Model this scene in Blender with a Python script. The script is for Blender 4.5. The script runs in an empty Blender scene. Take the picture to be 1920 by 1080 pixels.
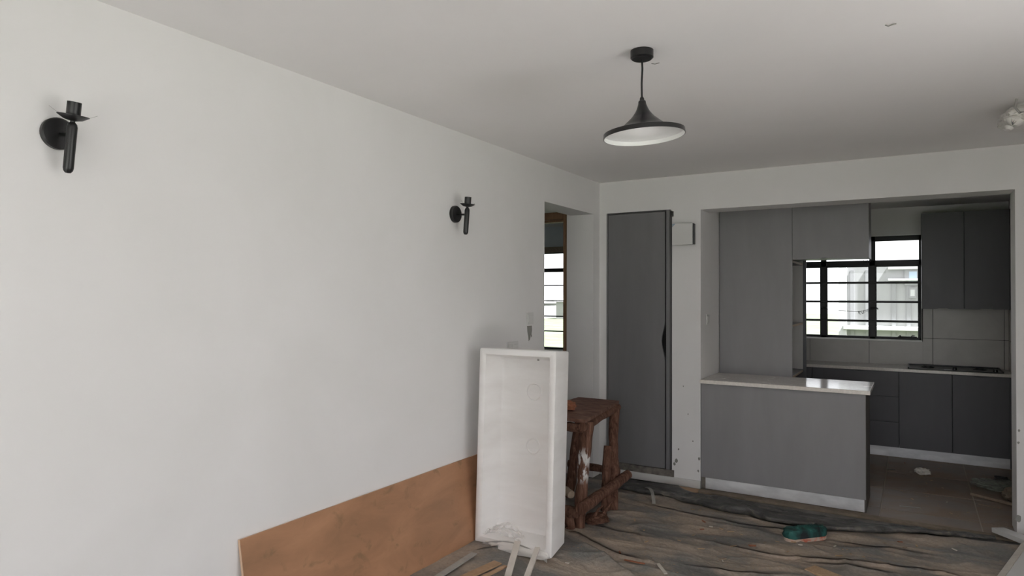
import bpy, bmesh, math, random
from mathutils import Vector, Matrix, noise
random.seed(7)
PI = math.pi
S = bpy.context.scene
COL = S.collection

# ------------------------------------------------------------------ camera, world, exposure
cam_d = bpy.data.cameras.new('camera')
cam = bpy.data.objects.new('camera', cam_d); COL.objects.link(cam)
cam_d.sensor_fit = 'HORIZONTAL'; cam_d.sensor_width = 36.0
cam_d.lens = 1243.426 / 1920 * 36.0
cam_d.clip_start = 0.05; cam_d.clip_end = 500
yaw, pitch, roll = .544, .012, .003
fw = Vector((-math.sin(yaw)*math.cos(pitch), math.cos(yaw)*math.cos(pitch), math.sin(pitch)))
rt = Vector((math.cos(yaw), math.sin(yaw), 0)); up = rt.cross(fw)
c_, s_ = math.cos(roll), math.sin(roll)
rt, up = c_*rt + s_*up, -s_*rt + c_*up
M = Matrix((rt, up, -fw)).transposed().to_4x4()
M.translation = Vector((2.408, -5.498, 1.58))
cam.matrix_world = M
S.camera = cam

w = bpy.data.worlds.new('overcast_sky'); S.world = w; w.use_nodes = True
bg = w.node_tree.nodes['Background']
bg.inputs[0].default_value = (.96, .962, 1.0, 1)      # even white overcast
bg.inputs[1].default_value = 1.35
S.view_settings.view_transform = 'Standard'
S.view_settings.look = 'None'
S.view_settings.gamma = 1.0
S.view_settings.use_curve_mapping = False
S.view_settings.exposure = 1.12
S.cycles.use_denoising = True
S.cycles.max_bounces = 14
S.cycles.diffuse_bounces = 9
S.cycles.transparent_max_bounces = 16
S.cycles.caustics_reflective = False
S.cycles.caustics_refractive = False

sun_d = bpy.data.lights.new('sun', 'SUN'); sun_d.energy = 20.0; sun_d.angle = math.radians(3); sun_d.color = (.95, .945, 1.0)
sun = bpy.data.objects.new('sun', sun_d); COL.objects.link(sun)
sun.rotation_euler = Vector((-.50, .10, -.86)).to_track_quat('-Z', 'Y').to_euler()      # high sun on the balcony side, right of the camera
def portal(loc, rot, sx, sy):
    l = bpy.data.lights.new('daylight_portal', 'AREA'); l.shape = 'RECTANGLE'; l.size = sx; l.size_y = sy
    l.cycles.is_portal = True
    o = bpy.data.objects.new('daylight_portal', l); COL.objects.link(o); o.location = loc; o.rotation_euler = rot
REAR_Y = -8.6
RX0, RX1 = .9, 5.0
RY0, RY1 = -5.3, -2.75
portal(((RX0+RX1)/2, REAR_Y-.12, 1.2), (PI/2, 0, 0), RX1-RX0, 2.3)          # balcony opening behind the camera, facing +y
portal((5.75, (RY0+RY1)/2, 1.2), (0, PI/2, 0), 2.3, RY1-RY0)                 # balcony opening in the right wall
portal((1.85, 2.72, 1.68), (-PI/2, 0, 0), 1.4, 1.15)                          # kitchen window
portal((-2.05, 3.0, 1.55), (-PI/2, 0, 0), 1.7, 1.45)                          # bedroom window

# ------------------------------------------------------------------ materials
MATS = {}
def mat(name, col, rough=.6, metal=0, spec=.5):
    m = bpy.data.materials.new(name); m.use_nodes = True
    b = m.node_tree.nodes['Principled BSDF']
    b.inputs['Base Color'].default_value = (*col, 1); b.inputs['Roughness'].default_value = rough
    b.inputs['Metallic'].default_value = metal; b.inputs['Specular IOR Level'].default_value = spec
    MATS[name] = m
    return m
def nodes(m):
    nt = m.node_tree
    return nt, nt.nodes['Principled BSDF']
def N(nt, t, **kw):
    n = nt.nodes.new(t)
    for k, v in kw.items():
        if k in n.inputs: n.inputs[k].default_value = v
        else: setattr(n, k, v)
    return n
def coords(nt, scale=(1,1,1), space='Object', rot=(0,0,0)):
    tc = nt.nodes.new('ShaderNodeTexCoord'); mp = nt.nodes.new('ShaderNodeMapping')
    mp.inputs['Scale'].default_value = scale; mp.inputs['Rotation'].default_value = rot
    nt.links.new(tc.outputs[space], mp.inputs[0]); return mp.outputs[0]
def noise_tex(nt, vec, scale, detail=5, rough=.55, dist=0):
    n = nt.nodes.new('ShaderNodeTexNoise'); n.inputs['Scale'].default_value = scale
    n.inputs['Detail'].default_value = detail; n.inputs['Roughness'].default_value = rough; n.inputs['Distortion'].default_value = dist
    nt.links.new(vec, n.inputs['Vector']); return n.outputs['Fac']
def ramp(nt, fac, stops):
    r = nt.nodes.new('ShaderNodeValToRGB'); e = r.color_ramp.elements
    while len(e) < len(stops): e.new(.5)
    for k, (p, c) in enumerate(stops):
        e[k].position = p; e[k].color = (*c, 1) if len(c) == 3 else c
    nt.links.new(fac, r.inputs[0]); return r.outputs[0]
def mix(nt, fac, a, b):
    n = nt.nodes.new('ShaderNodeMix'); n.data_type = 'RGBA'
    if hasattr(fac, 'links') or hasattr(fac, 'is_linked'): nt.links.new(fac, n.inputs[0])
    else: n.inputs[0].default_value = fac
    for i, v in ((6, a), (7, b)):
        if isinstance(v, tuple): n.inputs[i].default_value = (*v, 1)
        else: nt.links.new(v, n.inputs[i])
    return n.outputs[2]
def bump(nt, b, h, strength=.2, dist=.005):
    n = nt.nodes.new('ShaderNodeBump'); n.inputs['Strength'].default_value = strength; n.inputs['Distance'].default_value = dist
    nt.links.new(h, n.inputs['Height']); nt.links.new(n.outputs[0], b.inputs['Normal'])

def plaster(name, c0, c1, rough=.75):
    m = mat(name, c0, rough, spec=.25); nt, b = nodes(m); v = coords(nt)
    f = noise_tex(nt, v, 1.3, 6, .6, .4)
    col = ramp(nt, f, [(.3, c1), (.62, c0)])
    nt.links.new(col, b.inputs['Base Color'])
    bump(nt, b, noise_tex(nt, v, 14, 4), .08, .004)
    return m
plaster('wall_paint', (.775,.77,.77), (.74,.735,.73))
plaster('ceiling_paint', (.86,.85,.845), (.835,.825,.82), .85)
plaster('bedroom_paint', (.72,.76,.81), (.70,.74,.79))
def concrete(name, a, b_, scale=18):
    m = mat(name, a, .9, spec=.2); nt, b = nodes(m); v = coords(nt)
    f = noise_tex(nt, v, scale, 8, .65, .3)
    nt.links.new(ramp(nt, f, [(.35, b_), (.65, a)]), b.inputs['Base Color'])
    bump(nt, b, f, .6, .01); return m
concrete('concrete', (.22,.20,.175), (.11,.10,.09))
concrete('slab', (.26,.25,.235), (.19,.18,.17), 6)
concrete('dusty_screed', (.30,.245,.19), (.20,.165,.13), 9)
concrete('asphalt', (.32,.32,.30), (.24,.24,.22), .5)

def laminate(name, c, rough=.42, k=1.0):
    m = mat(name, c, rough, spec=.4); nt, b = nodes(m); v = coords(nt, (3, 3, .6))
    f = noise_tex(nt, v, 2.2, 5, .6, .3)
    c1 = tuple(min(1, x*1.07*k) for x in c); c0 = tuple(x*.94 for x in c)
    nt.links.new(ramp(nt, f, [(.3, c0), (.7, c1)]), b.inputs['Base Color'])
    r = ramp(nt, f, [(.3, (rough-.05,)*3), (.7, (rough+.08,)*3)]); nt.links.new(r, b.inputs['Roughness'])
    return m
laminate('grey_laminate', (.265,.262,.272))
laminate('shaded_laminate', (.112,.112,.122))  # the grey laminate again, with the inner kitchen's shade put into its colour
laminate('door_laminate', (.180,.179,.186))
laminate('niche_board', (.52,.51,.50))
mat('edge_band', (.07,.07,.072), .5)
mat('gap_shade', (.008,.008,.008), .9)  # near-black colour standing in for shade inside the door gaps
def wood(name, a, b_, scale=(2, 2, 30), rough=.6, bstr=.25):
    m = mat(name, a, rough, spec=.3); nt, b = nodes(m); v = coords(nt, scale)
    f = noise_tex(nt, v, 3.0, 6, .6, 1.2)
    nt.links.new(ramp(nt, f, [(.32, b_), (.68, a)]), b.inputs['Base Color'])
    bump(nt, b, f, bstr, .004); return m
wood('door_wood', (.34,.21,.125), (.20,.115,.065), (14, 14, 1))
wood('raw_edge_wood', (.48,.37,.26), (.34,.25,.16), (20, 20, 20))
wood('dark_end_wood', (.16,.148,.135), (.075,.07,.064), (16, 16, 1))
wood('pale_strip', (.62,.58,.53), (.52,.48,.43), (3, 3, 3), .6, .1)
wood('grey_strip', (.40,.39,.365), (.31,.30,.28), (4, 4, 4), .6, .1)
wood('tan_strip', (.44,.29,.175), (.35,.22,.13), (5, 5, 5), .6, .1)
wood('chip_wood', (.52,.37,.24), (.36,.24,.14), (30, 30, 30))
wood('red_wood', (.36,.14,.075), (.24,.09,.05), (8, 8, 8))
wood('stick_wood', (.36,.29,.22), (.24,.185,.14), (8, 8, 8))

# rough pole timber (bark-stripped, reddish brown, streaked along the pole)
m = mat('pole_wood', (.2,.08,.045), .8, spec=.2); nt, b = nodes(m); v = coords(nt, (26, 26, 3))
f = noise_tex(nt, v, 1.6, 7, .65, .8)
base = ramp(nt, f, [(.28, (.035,.016,.010)), (.48, (.135,.066,.045)), (.66, (.24,.130,.090)), (.85, (.42,.29,.215))])
nt.links.new(base, b.inputs['Base Color']); bump(nt, b, f, .9, .012)
# same timber with spilt white paint
m = mat('pole_wood_painted', (.2,.08,.045), .8, spec=.2); nt, b = nodes(m); v = coords(nt, (26, 26, 3))
f = noise_tex(nt, v, 1.6, 7, .65, .8)
base = ramp(nt, f, [(.28, (.035,.016,.010)), (.48, (.135,.066,.045)), (.66, (.24,.130,.090)), (.85, (.42,.29,.215))])
v2 = coords(nt, (30, 30, 7)); f2 = noise_tex(nt, v2, 1.0, 5, .6, .3)
tc = nt.nodes.new('ShaderNodeTexCoord'); sp = nt.nodes.new('ShaderNodeSeparateXYZ'); nt.links.new(tc.outputs['Object'], sp.inputs[0])
band = ramp(nt, sp.outputs['Z'], [(0.30, (0,0,0)), (.36, (1,1,1)), (.50, (1,1,1)), (.56, (0,0,0))])
bw = nt.nodes.new('ShaderNodeMath'); bw.operation = 'MULTIPLY'
nt.links.new(ramp(nt, f2, [(.50, (0,0,0)), (.53, (1,1,1))]), bw.inputs[0]); nt.links.new(band, bw.inputs[1])
nt.links.new(mix(nt, bw.outputs[0], base, (.75,.74,.72)), b.inputs['Base Color']); bump(nt, b, f, .9, .012)
# trestle top
m = mat('plank_top', (.2,.1,.06), .75, spec=.3); nt, b = nodes(m); v = coords(nt, (5, 26, 5))
f = noise_tex(nt, v, 2, 7, .6, .8)
nt.links.new(ramp(nt, f, [(.3, (.07,.032,.022)), (.5, (.17,.085,.06)), (.66, (.26,.16,.12)), (.8, (.36,.30,.26))]), b.inputs['Base Color'])
bump(nt, b, f, .4, .006)

# plywood board: orange-brown phenolic face with darker smears
m = mat('plywood_face', (.3,.16,.09), .5, spec=.35); nt, b = nodes(m); v = coords(nt, (1.4, 1.4, 4))
f = noise_tex(nt, v, 1.6, 7, .6, .5)
c = ramp(nt, f, [(.3, (.30,.165,.092)), (.5, (.385,.205,.115)), (.72, (.46,.25,.142))])
v2 = coords(nt, (1, 1, 1.3)); f2 = noise_tex(nt, v2, 9, 4, .55, .5)
c = mix(nt, ramp(nt, f2, [(.60, (0,0,0)), (.72, (.6,.6,.6))]), c, (.19,.125,.066))
f3 = noise_tex(nt, coords(nt, (2, 2, 9)), 7, 6, .7, 1.5)
c = mix(nt, ramp(nt, f3, [(.66, (0,0,0)), (.8, (.35,.35,.35))]), c, (.60,.41,.28))
nt.links.new(c, b.inputs['Base Color'])
mat('plywood_edge', (.66,.47,.33), .7)

# white moulded plastic
m = mat('white_plastic', (.80,.785,.775), .45, spec=.4); nt, b = nodes(m); v = coords(nt, (1.2, 1.2, 5))
f = noise_tex(nt, v, 2, 6, .6, .3)
c = ramp(nt, f, [(.3, (.75,.735,.72)), (.65, (.82,.81,.80))])
f2 = noise_tex(nt, coords(nt, (1, 1, 1)), 4.3, 4, .6, .2)
c = mix(nt, ramp(nt, f2, [(.66, (0,0,0)), (.8, (.6,.6,.6))]), c, (.68,.60,.54))
nt.links.new(c, b.inputs['Base Color']); bump(nt, b, noise_tex(nt, v, 4, 3), .08, .006)
mat('strap_grey', (.34,.33,.32), .6)
# clear and milky films
def film(name, col, alpha, rough=.2):
    m = mat(name, col, rough, spec=.6); nt, b = nodes(m)
    b.inputs['Alpha'].default_value = alpha
    f = noise_tex(nt, coords(nt), 22, 5, .6, .6)
    bump(nt, b, f, .6, .01); return m
film('clear_film', (.80,.77,.75), .32)
film('milky_bag', (.78,.76,.73), .93, .35)
film('wrap_bag', (.80,.78,.75), .82, .3)
film('green_film', (.34,.37,.32), .55, .25)
mat('paper_white', (.66,.63,.58), .8)
mat('black_metal', (.010,.010,.011), .38, 0, .5)
mat('black_satin', (.012,.012,.013), .28, 0, .5)
mat('steel_black', (.014,.014,.016), .45, 0, .4)
mat('lamp_inner', (.86,.87,.86), .35)
mat('brass_glow', (.30,.24,.16), .3, 1)
m = mat('brushed_aluminium', (.62,.635,.655), .45, .40); nt, b = nodes(m)
f = noise_tex(nt, coords(nt, (.8, .8, 60)), 4, 4, .6)
nt.links.new(ramp(nt, f, [(.3, (.36,)*3), (.7, (.50,)*3)]), b.inputs['Roughness'])
fd = noise_tex(nt, coords(nt, (1.2, 1.2, 3)), 2.2, 4, .6)
nt.links.new(ramp(nt, fd, [(.35, (.62,.63,.65)), (.65, (.92,.93,.95))]), b.inputs['Base Color'])
# worktop: polished stone, dusty
m = mat('worktop_stone', (.66,.62,.575), .12, spec=.55); nt, b = nodes(m); v = coords(nt)
f = noise_tex(nt, coords(nt, (3, 9, 3)), 3, 6, .6, .6)
nt.links.new(ramp(nt, f, [(.3, (.10,)*3), (.62, (.17,)*3), (.8, (.45,)*3)]), b.inputs['Roughness'])
f2 = noise_tex(nt, v, 60, 3, .6)
nt.links.new(ramp(nt, f2, [(.35, (.74,.70,.65)), (.65, (.84,.80,.75))]), b.inputs['Base Color'])
# tiles
def tile_mat(name, a, b_, rough):
    m = mat(name, a, rough, spec=.4); nt, b = nodes(m); v = coords(nt)
    f = noise_tex(nt, v, 3.2, 7, .62, .6)
    nt.links.new(ramp(nt, f, [(.3, b_), (.68, a)]), b.inputs['Base Color']); return m
tile_mat('wall_tile', (.56,.545,.52), (.47,.46,.44), .35)
m = tile_mat('floor_tile', (.31,.28,.25), (.23,.20,.18), .5); nt, b = nodes(m)
src = b.inputs['Base Color'].links[0].from_socket
f = noise_tex(nt, coords(nt, (1, 1.3, 1)), 2.3, 7, .65, .6)
nt.links.new(mix(nt, ramp(nt, f, [(.36, (0,0,0)), (.62, (.9,.9,.9))]), src, (.27,.185,.125)), b.inputs['Base Color'])
mat('grout', (.42,.36,.31), .9)
mat('grout_dark', (.05,.05,.048), .9)
mat('white_trim', (.66,.66,.65), .4)
mat('white_sill', (.86,.86,.85), .4)
# black dust sheet with brown building dust
m = mat('dust_sheet', (.07,.068,.064), .55, spec=.35); nt, b = nodes(m)
v = coords(nt, (1.0, 1.7, 1), rot=(0, 0, .2))
f = noise_tex(nt, v, 2.6, 8, .58, .35)
f2 = noise_tex(nt, coords(nt), 55, 4, .6)
dust = ramp(nt, f2, [(.3, (.37,.298,.236)), (.7, (.47,.388,.315))])
dark = ramp(nt, f2, [(.3, (.14,.136,.130)), (.7, (.205,.200,.19))])
msk = ramp(nt, f, [(.40, (.03,)*3), (.49, (.40,)*3), (.57, (.75,)*3), (.66, (.95,)*3)])
nt.links.new(mix(nt, msk, dark, dust), b.inputs['Base Color'])
nt.links.new(ramp(nt, f, [(.4, (.42,)*3), (.6, (.85,)*3)]), b.inputs['Roughness'])
f3 = noise_tex(nt, coords(nt, (1.5, 2.4, 1.5)), 7, 7, .6, .3)
bump(nt, b, f3, .5, .025)
m = mat('sheet_underside', (.06,.06,.058), .42, spec=.45); nt, b = nodes(m)
f = noise_tex(nt, coords(nt, (3, 9, 3)), 3, 7, .6, 1)
nt.links.new(ramp(nt, f, [(.35, (.045,.045,.044)), (.55, (.095,.093,.089)), (.72, (.22,.195,.165))]), b.inputs['Base Color'])
bump(nt, b, f, .6, .02)
# brush
m = mat('teal_bristle', (.02,.14,.12), .8); nt, b = nodes(m)
f = noise_tex(nt, coords(nt, (1, 1, 1)), 9, 4, .6, .5)
nt.links.new(ramp(nt, f, [(.42, (.010,.014,.018)), (.52, (.012,.055,.052)), (.66, (.025,.125,.11)), (.80, (.25,.42,.38))]), b.inputs['Base Color'])
m = mat('brush_block', (.5,.36,.3), .7); nt, b = nodes(m)
f = noise_tex(nt, coords(nt), 22, 4, .6, .5)
nt.links.new(ramp(nt, f, [(.36, (.55,.16,.10)), (.48, (.52,.36,.29)), (.65, (.50,.44,.37))]), b.inputs['Base Color'])
# glass: clear pane, with a faint reflection
m = bpy.data.materials.new('clear_glass'); m.use_nodes = True; MATS['clear_glass'] = m
nt = m.node_tree; nt.nodes.clear()
o_ = nt.nodes.new('ShaderNodeOutputMaterial'); mx = nt.nodes.new('ShaderNodeMixShader')
tr = nt.nodes.new('ShaderNodeBsdfTransparent'); gl = nt.nodes.new('ShaderNodeBsdfGlossy'); fr = nt.nodes.new('ShaderNodeFresnel')
tr.inputs[0].default_value = (.95,.96,.96,1); gl.inputs['Roughness'].default_value = .02; fr.inputs[0].default_value = 1.45
nt.links.new(fr.outputs[0], mx.inputs[0]); nt.links.new(tr.outputs[0], mx.inputs[1]); nt.links.new(gl.outputs[0], mx.inputs[2])
nt.links.new(mx.outputs[0], o_.inputs[0])
# outdoors
mat('bounce_tile', (.62,.60,.57), .7)
plaster('render_white', (.27,.27,.265), (.24,.24,.235))
mat('render_grey', (.20,.20,.20), .8)
mat('ledge_white', (.42,.42,.415), .8)
mat('blue_glass', (.30,.38,.46), .2)
m = mat('grass', (.2,.26,.1), .95); nt, b = nodes(m)
f = noise_tex(nt, coords(nt), .35, 8, .65, .4)
nt.links.new(ramp(nt, f, [(.3, (.040,.058,.024)), (.5, (.066,.084,.040)), (.7, (.105,.108,.075))]), b.inputs['Base Color'])
m = mat('leaf_green', (.12,.2,.06), .9); nt, b = nodes(m)
nt.links.new(ramp(nt, noise_tex(nt, coords(nt), 2.5, 5), [(.3, (.016,.03,.009)), (.7, (.045,.07,.024))]), b.inputs['Base Color'])

# ------------------------------------------------------------------ mesh helpers
def add_box(bm, x0, x1, y0, y1, z0, z1, bev=0, M=None):
    vs = [bm.verts.new((x, y, z)) for x in (x0, x1) for y in (y0, y1) for z in (z0, z1)]
    F = [(0,1,3,2), (4,6,7,5), (0,4,5,1), (2,3,7,6), (0,2,6,4), (1,5,7,3)]
    fs = [bm.faces.new([vs[i] for i in f]) for f in F]
    if bev:
        es = list({e for f in fs for e in f.edges})
        r = bmesh.ops.bevel(bm, geom=es, offset=bev, segments=2, affect='EDGES', profile=.5)
        vs = list({v for f in r['faces'] for v in f.verts} | {v for v in vs if v.is_valid})
    if M is not None:
        for v in vs: v.co = M @ v.co
    return vs
def box(x0, x1, y0, y1, z0, z1, bev=0, M=None):
    bm = bmesh.new(); add_box(bm, x0, x1, y0, y1, z0, z1, bev, M); return bm
def add_lathe(bm, prof, seg=32, M=None, cap=True):
    rings = []
    for r, z in prof:
        rings.append([bm.verts.new((r*math.cos(2*PI*i/seg), r*math.sin(2*PI*i/seg), z)) for i in range(seg)])
    for a, b2 in zip(rings, rings[1:]):
        for i in range(seg): bm.faces.new((a[i], a[(i+1) % seg], b2[(i+1) % seg], b2[i]))
    if cap:
        bm.faces.new(rings[0][::-1]); bm.faces.new(rings[-1])
    if M is not None:
        for ring in rings:
            for v in ring: v.co = M @ v.co
def lathe(prof, seg=32, M=None, cap=True):
    bm = bmesh.new(); add_lathe(bm, prof, seg, M, cap); return bm
def add_tube(bm, pts, rad, seg=8, jit=0, seed=0, cap=True):
    pts = [Vector(p) for p in pts]; n = len(pts)
    rr = rad if hasattr(rad, '__len__') else [rad]*n
    rings = []; ref = Vector((.31, .17, .93))
    for k, p in enumerate(pts):
        d = (pts[min(k+1, n-1)] - pts[max(k-1, 0)]).normalized()
        if abs(d.dot(ref)) > .95: ref = Vector((1, 0, 0))
        u = d.cross(ref).normalized(); v = d.cross(u)
        ring = []
        for i in range(seg):
            a = 2*PI*i/seg
            dd = math.cos(a)*u + math.sin(a)*v; r = rr[k]
            if jit:
                r *= 1 + jit*(noise.noise((p + dd*.03)*11 + Vector((seed, seed*1.7, 0))) + .6*noise.noise((p*8 + dd*1.3) + Vector((seed*3, 0, 5))))
            ring.append(bm.verts.new(p + dd*r))
        rings.append(ring)
    for a, b2 in zip(rings, rings[1:]):
        for i in range(seg): bm.faces.new((a[i], a[(i+1) % seg], b2[(i+1) % seg], b2[i]))
    if cap: bm.faces.new(rings[0][::-1]); bm.faces.new(rings[-1])
def tube(pts, rad, seg=8, jit=0, seed=0, cap=True):
    bm = bmesh.new(); add_tube(bm, pts, rad, seg, jit, seed, cap); return bm
def pole(p0, p1, r0, r1, seed, n=22, bend=.012, seg=14):
    p0, p1 = Vector(p0), Vector(p1); pts = []; rr = []
    for k in range(n+1):
        t = k/n
        q = p0.lerp(p1, t) + Vector((noise.noise((seed, t*2.5, 0)), noise.noise((seed, t*2.5, 9)), 0))*bend
        pts.append(q); rr.append(r0 + (r1-r0)*t + .0035*noise.noise((seed*2, t*9, 3)))
    return tube(pts, rr, seg, .16, seed)
def add_prism(bm, pts, z0, z1, M=None):
    n = len(pts)
    a = [bm.verts.new((*p, z0)) for p in pts]; b2 = [bm.verts.new((*p, z1)) for p in pts]
    bm.faces.new(a[::-1]); bm.faces.new(b2)
    for i in range(n): bm.faces.new((a[i], a[(i+1) % n], b2[(i+1) % n], b2[i]))
    if M is not None:
        for v in a + b2: v.co = M @ v.co
def obj(name, bm, m, parent=None, smooth=False, loc=None):
    bmesh.ops.recalc_face_normals(bm, faces=bm.faces[:])
    me = bpy.data.meshes.new(name); bm.to_mesh(me); bm.free()
    if smooth:
        me.polygons.foreach_set('use_smooth', [True]*len(me.polygons))
        try: me.set_sharp_from_angle(angle=math.radians(38))
        except Exception: pass
    o = bpy.data.objects.new(name, me); COL.objects.link(o)
    for mm in (m if isinstance(m, (list, tuple)) else [m]): me.materials.append(MATS[mm])
    if parent is not None:
        o.parent = parent
        o.matrix_parent_inverse = Matrix.Translation(-parent.location)
    if loc: o.location = loc
    return o
def tag(o, label, cat, group=None):
    o['label'] = label; o['category'] = cat
    if group: o['group'] = group
    return o
def thing(name, label, cat, loc=(0,0,0), group=None):
    o = bpy.data.objects.new(name, None); COL.objects.link(o); o.location = loc
    return tag(o, label, cat, group)
def struct(name, bm, m, parent=None, smooth=False):
    o = obj(name, bm, m, parent, smooth)
    if parent is None: o['kind'] = 'structure'
    return o
def empty_struct(name, loc=(0,0,0)):
    o = bpy.data.objects.new(name, None); COL.objects.link(o); o.location = loc; o['kind'] = 'structure'; return o
def origin(o):                     # move a mesh object's origin to the centre of its base
    me = o.data; xs = [v.co.x for v in me.vertices]; ys = [v.co.y for v in me.vertices]; zs = [v.co.z for v in me.vertices]
    c = Vector(((min(xs)+max(xs))/2, (min(ys)+max(ys))/2, min(zs)))
    me.transform(Matrix.Translation(-c)); o.location = c; return o

# ------------------------------------------------------------------ the shell
H = 2.596; KH = 2.513; XR = 5.6
bm = box(-3.6, XR+.2, REAR_Y-.2, 0.0, -.2, -.012); add_box(bm, -3.6, .88, 0, 3.1, -.2, -.012); add_box(bm, .88, XR+.2, 0, 2.7, -.2, -.012)
floor = struct('floor', bm, 'slab')
# kitchen floor tiles, each a piece laid on the slab
xs = [.905, 1.585, 2.195, 2.805, 3.2]; ys = [-.03, .20, .81, 1.42, 2.03, 2.5]
tile_meshes = {}
for i in range(len(xs)-1):
    for j in range(len(ys)-1):
        g = .0035
        wx, wy = xs[i+1]-xs[i]-2*g, ys[j+1]-ys[j]-2*g
        key = (round(wx, 3), round(wy, 3))
        if key not in tile_meshes:
            tile_meshes[key] = obj('floor_tile', box(-wx/2, wx/2, -wy/2, wy/2, -.010, 0, .0012), 'floor_tile', floor)
            o = tile_meshes[key]
        else:
            o = tile_meshes[key].copy(); COL.objects.link(o); o.parent = floor
        o.location = ((xs[i]+xs[i+1])/2, (ys[j]+ys[j+1])/2, .001 + .0006*random.random())
obj('grout_bed', box(.905, 3.2, -.03, 2.5, -.0115, -.0015), 'grout', floor)
# ceilings
bm = box(-3.6, XR+.2, REAR_Y-.2, 0.26, H, H+.2); add_box(bm, -3.6, .9, .26, 3.1, H, H+.2)
struct('ceiling', bm, 'ceiling_paint')
struct('ceiling_kitchen', box(.66, 3.4, .25, 2.72, KH, KH+.2), 'ceiling_paint')
# left wall with the doorway opening (y -1.046 .. -.136, z < 2.303)
bm = box(-.22, 0, REAR_Y, -1.04, -.01, H); add_box(bm, -.22, 0, -1.04, -.136, 2.303, H); add_box(bm, -.26, 0, -.136, .02, -.01, H)
struct('wall_left', bm, 'wall_paint')
# far wall: closet recess, pier, beam over the kitchen opening, right part
DX0, DX1, DZ1 = .070, .652, 2.318
bm = box(0, DX0, 0, .25, -.01, H); add_box(bm, DX1, .905, 0, .25, -.01, H); add_box(bm, DX0, DX1, 0, .25, DZ1, H)
add_box(bm, .905, 2.99, 0, .25, 2.30, H); add_box(bm, 2.99, XR, 0, .25, -.01, H)
add_box(bm, .66, .905, .25, 2.5, -.01, H)          # party wall along the kitchen's left side
struct('wall_far', bm, 'wall_paint')
bm = box(XR, XR+.2, RY1, .25, -.01, H); add_box(bm, XR, XR+.2, REAR_Y, RY0, -.01, H); add_box(bm, XR, XR+.2, RY0, RY1, 2.35, H)
add_box(bm, 4.0, XR, -2.7, 0, -.01, H)  # unseen block added to keep daylight off the far wall's right end
struct('wall_right_light_block', bm, 'wall_paint')
bm = box(-.22, RX0, REAR_Y-.2, REAR_Y, -.01, H); add_box(bm, RX1, XR+.2, REAR_Y-.2, REAR_Y, -.01, H); add_box(bm, RX0, RX1, REAR_Y-.2, REAR_Y, 2.35, H)
struct('wall_rear', bm, 'wall_paint')
# kitchen right wall
struct('wall_kitchen_right', box(3.205, 3.4, .25, 2.72, -.01, KH+.05), 'wall_paint')
# kitchen back wall with its window opening
WX0, WX1, WZ0, WZ1 = 1.02, 2.480, 1.128, 2.226
bm = box(.66, WX0, 2.5, 2.70, -.01, KH+.05); add_box(bm, WX1, 3.4, 2.5, 2.70, -.01, KH+.05)
add_box(bm, WX0, WX1, 2.5, 2.70, WZ1, KH+.05); add_box(bm, WX0, WX1, 2.5, 2.70, -.01, WZ0)
struct('wall_kitchen_back', bm, 'wall_paint')
# bedroom behind the doorway
bm = box(-1.17, -.26, -.136, .02, 2.40, H); add_box(bm, -3.6, -1.17, -.136, .02, -.01, H); add_box(bm, -3.4, -.22, -2.6, -2.45, -.01, H)
struct('wall_lobby', bm, 'wall_paint')
struct('wall_lobby_left', box(-3.6, -3.4, REAR_Y, 2.95, -.01, H), 'wall_paint')
bm = box(-3.4, -2.85, 2.75, 2.95, -.01, H); add_box(bm, -1.15, .66, 2.75, 2.95, -.01, H)
add_box(bm, -2.85, -1.15, 2.75, 2.95, 2.262, H); add_box(bm, -2.85, -1.15, 2.75, 2.95, -.01, .836)
add_box(bm, -.1, .0, .02, 2.75, -.01, H)
struct('wall_bedroom', bm, 'bedroom_paint')
bm = box(-2, 8.6, REAR_Y-2.4, REAR_Y-.2, -.2, -.03); add_box(bm, XR+.2, 8.6, REAR_Y-.2, -1, -.2, -.03)
struct('trim_balcony_bounce', bm, 'bounce_tile')  # unseen pale slab added outside to bounce sunlight up to the ceiling
# baseboard along the far wall
struct('baseboard_far', box(.02, .908, -.022, 0.0, 0, .062, .003), 'white_trim')
# rough concrete step left under the closet door
bm = bmesh.new()
add_box(bm, DX0, DX1+.03, -.012, .2, .0, .118)
bmesh.ops.subdivide_edges(bm, edges=bm.edges[:], cuts=9, use_grid_fill=True)
for v in bm.verts:
    if v.co.y < .0: v.co += Vector((0, .010*noise.noise(v.co*40), .006*noise.noise(v.co*31)))
struct('trim_1', bm, 'concrete', smooth=True)
# dusty threshold strips in front of the kitchen
bm = box(.905, 3.0, -.105, -.034, -.011, .006, .003)
struct('trim_2', bm, 'dusty_screed')
# edge trim of the tiled kitchen corner
struct('trim_3', box(3.186, 3.204, 2.05, 2.075, .86, 1.47), 'white_trim')

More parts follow.
